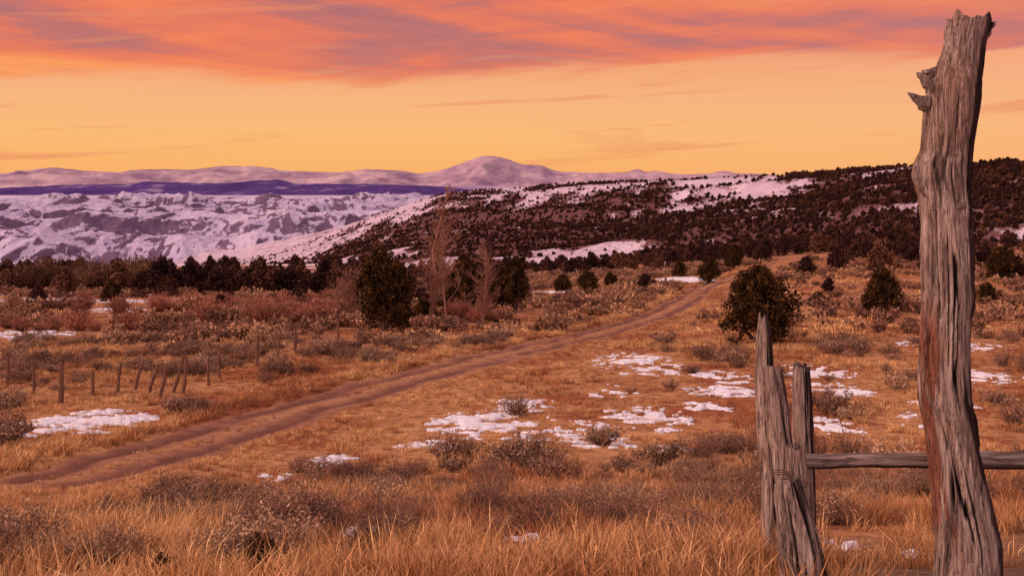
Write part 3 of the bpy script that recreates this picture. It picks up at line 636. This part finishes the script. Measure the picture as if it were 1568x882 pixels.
# ------------------------------------------------------------------ weathered posts
def post(name, tab, d, seed, segs=150, rings=260, depthratio=.9, topjag=.05, dark=.5, rustx=None, bottom=.25):
    """tab rows: elevation, left bearing, right bearing  (image-pixel offsets, scaled to distance d)"""
    tab = np.array(tab, float); k_ = d/F
    z = tab[::-1, 0]*k_+CZ; cx = (tab[::-1, 1]+tab[::-1, 2])/2*k_; hw = (tab[::-1, 2]-tab[::-1, 1])/2*k_
    z0 = z[0]-bottom; zz = np.linspace(z0, z[-1], rings); C = np.interp(zz, z, cx); Wd = np.interp(zz, z, hw)
    ks = np.hanning(7)[1:-1]; ks /= ks.sum(); C = np.convolve(np.pad(C, 2, 'edge'), ks, 'valid'); Wd = np.convolve(np.pad(Wd, 2, 'edge'), ks, 'valid')
    th = np.arange(segs)*2*np.pi/segs
    TH, ZZ = np.meshgrid(th, zz); ct, st = np.cos(TH), np.sin(TH)
    def pn(f, g, sd, o=3):
        return .5*(fbm(ct*f+10+ZZ*.3, ZZ*g+st*f, o, sd)+fbm(st*f+30, ZZ*g+ct*f*1.3, o, sd+9))
    g1 = pn(1.4, 1.6, seed); g2 = pn(4, 3.2, seed+3, 4); g3 = pn(2.6, .8, seed+5, 3); g4 = pn(14, 12, seed+8, 3)
    crack = ss(.90, .97, 1-np.abs(g3-.5)*2.6)*ss(.44, .54, pn(1, 2.2, seed+12))
    chip = ss(.56, .60, pn(2.2, 2.6, seed+20))
    rr = 1+(g1-.5)*.42+(g2-.5)*.18+(g4-.5)*.12-.20*crack-.08*chip
    for kk in range(7):
        kz = z0+(zz[-1]-z0)*((kk*.618+seed*.137) % 1); ka = (kk*2.4+seed) % 6.28
        dd = np.sqrt((np.angle(np.exp(1j*(TH-ka)))*1.0)**2+((ZZ-kz)/.09)**2)
        rr += .13*np.exp(-(dd*1.6)**2)-.12*np.exp(-(dd*5)**2)
    Wn = Wd[:, None]*rr
    Xp = C[:, None]+Wn*ct; Yp = d+Wn*st*depthratio
    jag = (vn(ct*1.7+5, st*1.7+seed, None, seed)-.5)*2*topjag+(vn(ct*5+5, st*5, None, seed+1)-.5)*topjag*.7
    top = ss(z[-1]-.22, z[-1], ZZ); Zp = ZZ+jag*top
    V = np.stack([Xp, Yp, Zp], -1).reshape(-1, 3); fcs = gridfaces(rings, segs, True).tolist()
    m0 = len(V)
    inner = V[-segs:]*1.0; cen = inner.mean(0); in2 = cen+(inner-cen)*.6; in2[:, 2] = inner[:, 2]-.02-.03*vn(ct[-1]*3, st[-1]*3, None, 4)
    V = np.vstack([V, in2, [cen-np.array([0, 0, .05])]])
    for i_ in range(segs):
        j_ = (i_+1) % segs
        fcs.append((m0-segs+i_, m0-segs+j_, m0+j_, m0+i_)); fcs.append((m0+i_, m0+j_, m0+segs))
    dk = ss(.15, .5, ct*.9+(g1-.5)*1.8+(g2-.5)*1.6-.10+dark-.5)  # right side darkened: mostly painted shade, with some dark bark
    ru = np.zeros_like(dk)
    if rustx: ru = .85*ss(.42, .7, -ct+(g2-.5)*2.8+(g1-.5)-.22)*ss(rustx[0], rustx[0]+.2, ZZ)*(1-ss(rustx[1]-.3, rustx[1], ZZ))
    pad = np.ones(segs+1)
    return mkmesh(name, V, fcs, [M_WOOD], smooth=True, attrs={'shade_bark': ('POINT', np.r_[dk.ravel(), pad*.7]), 'rust': ('POINT', np.r_[ru.ravel(), pad*0]), 'crack': ('POINT', np.r_[crack.ravel(), pad*0])})
def T3(rows): return [(300-y, a-784, b-784) for y, a, b in rows]
big = T3([(30, 1453, 1520), (42, 1450, 1516), (60, 1446, 1510), (100, 1436, 1504), (130, 1420, 1500), (170, 1415, 1497), (230, 1412, 1488), (250, 1402, 1487), (270, 1400, 1487), (300, 1410, 1487), (340, 1414, 1487), (400, 1411, 1492), (450, 1412, 1491), (500, 1410, 1487), (560, 1408, 1486), (610, 1410, 1488), (660, 1421, 1497), (720, 1428, 1507), (780, 1432, 1519), (830, 1435, 1531), (890, 1433, 1533)])
emp = bpy.data.objects.new('weathered_gate_post', None); bpy.context.scene.collection.objects.link(emp)
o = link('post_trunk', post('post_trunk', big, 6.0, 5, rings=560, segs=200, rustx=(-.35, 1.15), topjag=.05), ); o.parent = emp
def stub(nm, P, r, seed):
    mb = MB(); P = np.array(P, float); n = 22; f = np.linspace(0, 1, n); ff = np.linspace(0, 1, len(P))
    Q = np.stack([np.interp(f, ff, P[:, i]) for i in range(3)], 1)
    mb.tube(Q, r*(1-f)**.8+.003, 16); V = np.vstack(mb.V); V += (np.stack([vn(V[:, 0]*40, V[:, 2]*40, None, seed+i) for i in range(3)], 1)-.5)*.02
    me = mkmesh(nm, V, mb.F, [M_WOOD], smooth=True, attrs={'shade_bark': ('POINT', .45+0*V[:, 0])}); o = link(nm, me); o.parent = emp
kk = 6/F
def wp(p, q, y=6.0): return ((p-784)*kk, y, CZ+(300-q)*kk)
stub('branch_stub_1', [wp(1440, 140), wp(1418, 128, 5.98), wp(1400, 114, 5.97)], .07, 1)
stub('branch_stub_1b', [wp(1436, 118), wp(1420, 112, 5.97), wp(1408, 108, 5.97)], .05, 7)
stub('branch_stub_2', [wp(1440, 180), wp(1412, 158, 5.97), wp(1386, 146, 5.95)], .06, 2)
stub('branch_stub_3', [wp(1440, 300), wp(1412, 275, 5.97), wp(1397, 252, 5.96)], .09, 3)
stub('top_spur', [wp(1480, 82), wp(1502, 52), wp(1524, 34)], .075, 4)

empf = bpy.data.objects.new('old_rail_fence', None); bpy.context.scene.collection.objects.link(empf)
def fpost(nm, rows, d, seed, **k):
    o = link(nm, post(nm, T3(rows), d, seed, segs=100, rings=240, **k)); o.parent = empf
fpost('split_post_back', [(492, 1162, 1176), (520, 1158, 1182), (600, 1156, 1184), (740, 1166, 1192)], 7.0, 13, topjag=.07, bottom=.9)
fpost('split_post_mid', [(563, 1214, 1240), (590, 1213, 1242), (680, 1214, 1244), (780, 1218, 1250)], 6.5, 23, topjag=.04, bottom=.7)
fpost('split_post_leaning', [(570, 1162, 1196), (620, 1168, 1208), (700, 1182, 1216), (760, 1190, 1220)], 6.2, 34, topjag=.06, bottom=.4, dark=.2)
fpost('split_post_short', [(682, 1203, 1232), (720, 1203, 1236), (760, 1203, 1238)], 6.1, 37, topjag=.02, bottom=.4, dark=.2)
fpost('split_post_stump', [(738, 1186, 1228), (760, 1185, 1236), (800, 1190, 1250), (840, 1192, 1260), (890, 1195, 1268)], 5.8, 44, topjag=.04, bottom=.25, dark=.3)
def rail(nm, x0, x1, zc, y0, r, seed, par):
    n, sg = 260, 40; f = np.linspace(0, 1, n); th = np.arange(sg)*2*np.pi/sg; TH, FF = np.meshgrid(th, f)
    L = x1-x0; rr = r*(1+(fbm(np.cos(TH)*2+FF*L*1.2+9, np.sin(TH)*2, 3, seed)-.5)*.35+(fbm(np.cos(TH)*7+5, np.sin(TH)*7+FF*L*1.5, 2, seed+1)-.5)*.25)
    cz_ = .004*np.sin(FF*9)+(fbm(FF*6, 0*FF, 2, seed)-.5)*.015
    V = np.stack([rr*np.cos(TH)+cz_, rr*np.sin(TH)+0*FF, FF*L], -1).reshape(-1, 3)
    fcs = gridfaces(n, sg, True).tolist(); fcs.append(tuple(range(sg))); fcs.append(tuple(range(len(V)-sg, len(V))))
    me = mkmesh(nm, V, fcs, [M_WOOD], smooth=True, attrs={'shade_bark': ('POINT', ss(.45, .95, .5+.5*np.cos(TH)))})  # darker toward the rail's underside
    o = link(nm, me, (x0, y0, zc), (0, math.radians(90), 0)); o.parent = par
rail('rail_left', 1.60, 2.75, CZ-(407/F*6.25), 6.28, .042, 3, empf)
rail('rail_right', 2.55, 4.8, CZ-(408/F*6.25), 6.30, .046, 8, empf)
mb = MB(); a = np.linspace(0, 6*np.pi, 90); mb.tube(np.stack([1.515+.10*np.cos(a), 5.95+.12*np.sin(a), CZ-(441/F*5.9)+.012*a/6.28-.02*np.cos(a)], 1), np.full(90, .003), 5)
o = link('wire_wrap', mb.build('wire_wrap', [M_WIRE])); o.parent = empf

# ------------------------------------------------------------------ wire fence left of the road
empw = bpy.data.objects.new('wire_fence', None); bpy.context.scene.collection.objects.link(empw)
FP = [(-24, 45, 1.2, 0, .06), (-21.5, 43, 1.1, .05, .06), (-19.3, 42, 1.2, 0, .075), (-17.4, 40, 1.1, -.04, .06), (-15.6, 38, 1.35, 0, .085), (-15.1, 39.5, .95, .02, .06), (-14.6, 40.5, 1.1, .12, .065), (-14.3, 41.5, 1.0, .25, .06), (-13.6, 41, 1.05, .3, .06), (-12.85, 40, 1.15, .2, .07), (-12.7, 41, 1.4, .28, .065), (-12.3, 41, 1.35, .1, .065), (-11.9, 43, 1.1, 0, .06), (-12.0, 45, 1.15, 0, .065), (-11.6, 50, 1.4, 0, .08), (-11.1, 52, 1.2, .05, .065), (-11.06, 56, 1.3, 0, .08), (-10.6, 60, 1.2, 0, .07), (-10.3, 65, 1.2, 0, .07)]
tops = []
for i, (x, y, H, ln, r) in enumerate(FP):
    mb = MB(); f = np.linspace(0, 1, 9); z0 = gz(x, y)-.2
    Pp = np.stack([x+ln*(H+.2)*f+.012*np.sin(f*7+i), y+0*f, z0+(H+.2)*f], 1); rr = r*(1.1-.25*f)*(1+.12*np.sin(f*11+i)); Pp = np.vstack([Pp, Pp[-1]+[0, 0, .004]]); rr = np.r_[rr, .004]
    mb.tube(Pp, rr, 9); o = link(f'post_{i+1}', mb.build('fence_post', [M_FP])); o.parent = empw; tops.append((x, y, z0+.2, H, ln))
mb = MB()
for lv in (.35, .65, .9):
    for a_, b2 in zip(tops[:-1], tops[1:]):
        f = np.linspace(0, 1, 9)[:, None]
        p0 = np.array([a_[0]+a_[4]*a_[3]*lv, a_[1], a_[2]+a_[3]*lv]); p1 = np.array([b2[0]+b2[4]*b2[3]*lv, b2[1], b2[2]+b2[3]*lv])
        Pp = p0*(1-f)+p1*f; Pp[:, 2] -= .04*np.sin(np.pi*f[:, 0]); mb.tube(Pp, np.full(9, .007), 3)
o = link('wires', mb.build('wires', [M_WIRE])); o.parent = empw

# ------------------------------------------------------------------ sky
w = bpy.data.worlds.new('World'); bpy.context.scene.world = w; w.use_nodes = True
class WT(NT):
    def __init__(s, tree): s.t = tree; tree.nodes.clear()
t = WT(w.node_tree)
tc = t.n('ShaderNodeTexCoord'); sp = t.n('ShaderNodeSeparateXYZ'); t.l(tc.outputs['Generated'], sp.inputs[0])
hx = t.math('SQRT', t.math('ADD', t.math('MULTIPLY', sp.outputs[0], sp.outputs[0]), t.math('MULTIPLY', sp.outputs[1], sp.outputs[1])))
el = t.math('DIVIDE', sp.outputs[2], t.math('MAXIMUM', hx, .02)); az = t.math('ARCTAN2', sp.outputs[0], sp.outputs[1])
g = t.math('MULTIPLY', el, 4.0)
base = t.ramp(g, [(0, lin(245, 166, 108)), (.10, lin(249, 178, 104)), (.22, lin(249, 184, 116)), (.36, lin(246, 178, 124)), (.5, lin(242, 160, 114)), (.75, lin(234, 140, 114)), (1, lin(206, 134, 140))])
right = t.ramp(az, step(-.1, .6))
base = t.mix(t.math('MULTIPLY', right, .5), base, lin(243, 168, 126))
def vec(a, b, c=0.0):
    cb = t.n('ShaderNodeCombineXYZ'); t.l(a, cb.inputs[0]); t.l(b, cb.inputs[1]); cb.inputs[2].default_value = c; return cb.outputs[0]
def lc(ka, kb): return t.math('ADD', t.math('MULTIPLY', az, ka), t.math('MULTIPLY', el, kb))
n1 = t.noise(vec(lc(2.2, 0), lc(-.8, 18)), 1.0, 5, .55, .5)
n2 = t.noise(vec(lc(2.3, 3), lc(1.5, 19), 7.9), 1.0, 5, .55, .8)
n4 = t.noise(vec(lc(5, 0), lc(-4, 55), 2.1), 1.0, 5, .6, .8)
ml = t.n('ShaderNodeMapRange'); t.l(az, ml.inputs[0]); ml.inputs[1].default_value = .1; ml.inputs[2].default_value = -.42
lft = ml.outputs[0]
edge = t.math('SUBTRACT', .115, t.math('MULTIPLY', lft, .015))
dk = t.math('ADD', t.math('MULTIPLY', t.math('SUBTRACT', el, edge), 40.0), t.math('MULTIPLY', t.math('SUBTRACT', n1, .5), 3.0))
dk = t.math('ADD', dk, t.math('MULTIPLY', t.math('SUBTRACT', n4, .5), 1.6))
cm = t.ramp(t.math('ADD', dk, .5), step(.15, .9), 'EASE')
cf = t.math('ADD', n2, t.math('MULTIPLY', t.math('SUBTRACT', n4, .5), .32))
cf = t.math('ADD', cf, t.math('MULTIPLY', t.ramp(el, [(.100, (1, 1, 1)), (.138, (0, 0, 0))]), .13))
cf = t.math('ADD', cf, t.math('MULTIPLY', lft, .06))
cc = t.ramp(cf, [(.34, lin(174, 108, 112)), (.42, lin(194, 112, 106)), (.485, lin(226, 118, 92)), (.56, lin(241, 128, 86)), (.68, lin(250, 154, 92))])
cc = t.mix(t.math('MULTIPLY', t.ramp(az, step(.05, .5)), .38), cc, lin(196, 120, 120))
col = t.mix(t.math('MULTIPLY', cm, .97), base, cc)
n3 = t.noise(vec(lc(5.0, 0), lc(-3, 62), 9.3), 1.0, 5, .55, .5)
col = t.mix(t.math('MULTIPLY', t.ramp(n3, step(.57, .68)), .6), col, lin(232, 136, 98))
up = t.ramp(el, step(.22, .9)); col = t.mix(up, col, (1.08, .82, .82, 1))
mr = t.n('ShaderNodeMapRange'); t.l(sp.outputs[1], mr.inputs[0]); mr.inputs[1].default_value = .3; mr.inputs[2].default_value = -.5
col = t.mix(mr.outputs[0], col, (1.06, .80, .82, 1))
sky = t.n('ShaderNodeTexSky'); sky.sky_type = 'NISHITA'; sky.sun_disc = False; sky.sun_elevation = math.radians(18); sky.sun_rotation = math.radians(-115)
bg1 = t.n('ShaderNodeBackground'); bg2 = t.n('ShaderNodeBackground'); ad = t.n('ShaderNodeAddShader'); out = t.n('ShaderNodeOutputWorld')
t.l(col, bg1.inputs[0]); bg1.inputs[1].default_value = 1.0; t.l(sky.outputs[0], bg2.inputs[0]); bg2.inputs[1].default_value = .003
t.l(bg1.outputs[0], ad.inputs[0]); t.l(bg2.outputs[0], ad.inputs[1]); t.l(ad.outputs[0], out.inputs[0])

sun = bpy.data.lights.new('sun', 'SUN'); sun.energy = 2.6; sun.angle = math.radians(8); sun.color = (1, .71, .56)
so = bpy.data.objects.new('sun', sun); bpy.context.scene.collection.objects.link(so)
dirv = Vector((-math.cos(math.radians(18))*math.sin(math.radians(115)), math.cos(math.radians(18))*math.cos(math.radians(115)), math.sin(math.radians(18))))
so.rotation_euler = dirv.to_track_quat('Z', 'Y').to_euler()

cam = bpy.data.cameras.new('camera'); co = bpy.data.objects.new('camera', cam); bpy.context.scene.collection.objects.link(co)
co.location = (0, 0, CZ); co.rotation_euler = (math.radians(90), 0, 0)
cam.sensor_width = 36; cam.lens = 36*F/1568; cam.shift_y = -141/1568; cam.clip_start = .1; cam.clip_end = 80000
bpy.context.scene.camera = co
vs = bpy.context.scene.view_settings; vs.view_transform = 'Standard'; vs.look = 'None'; vs.exposure = 0
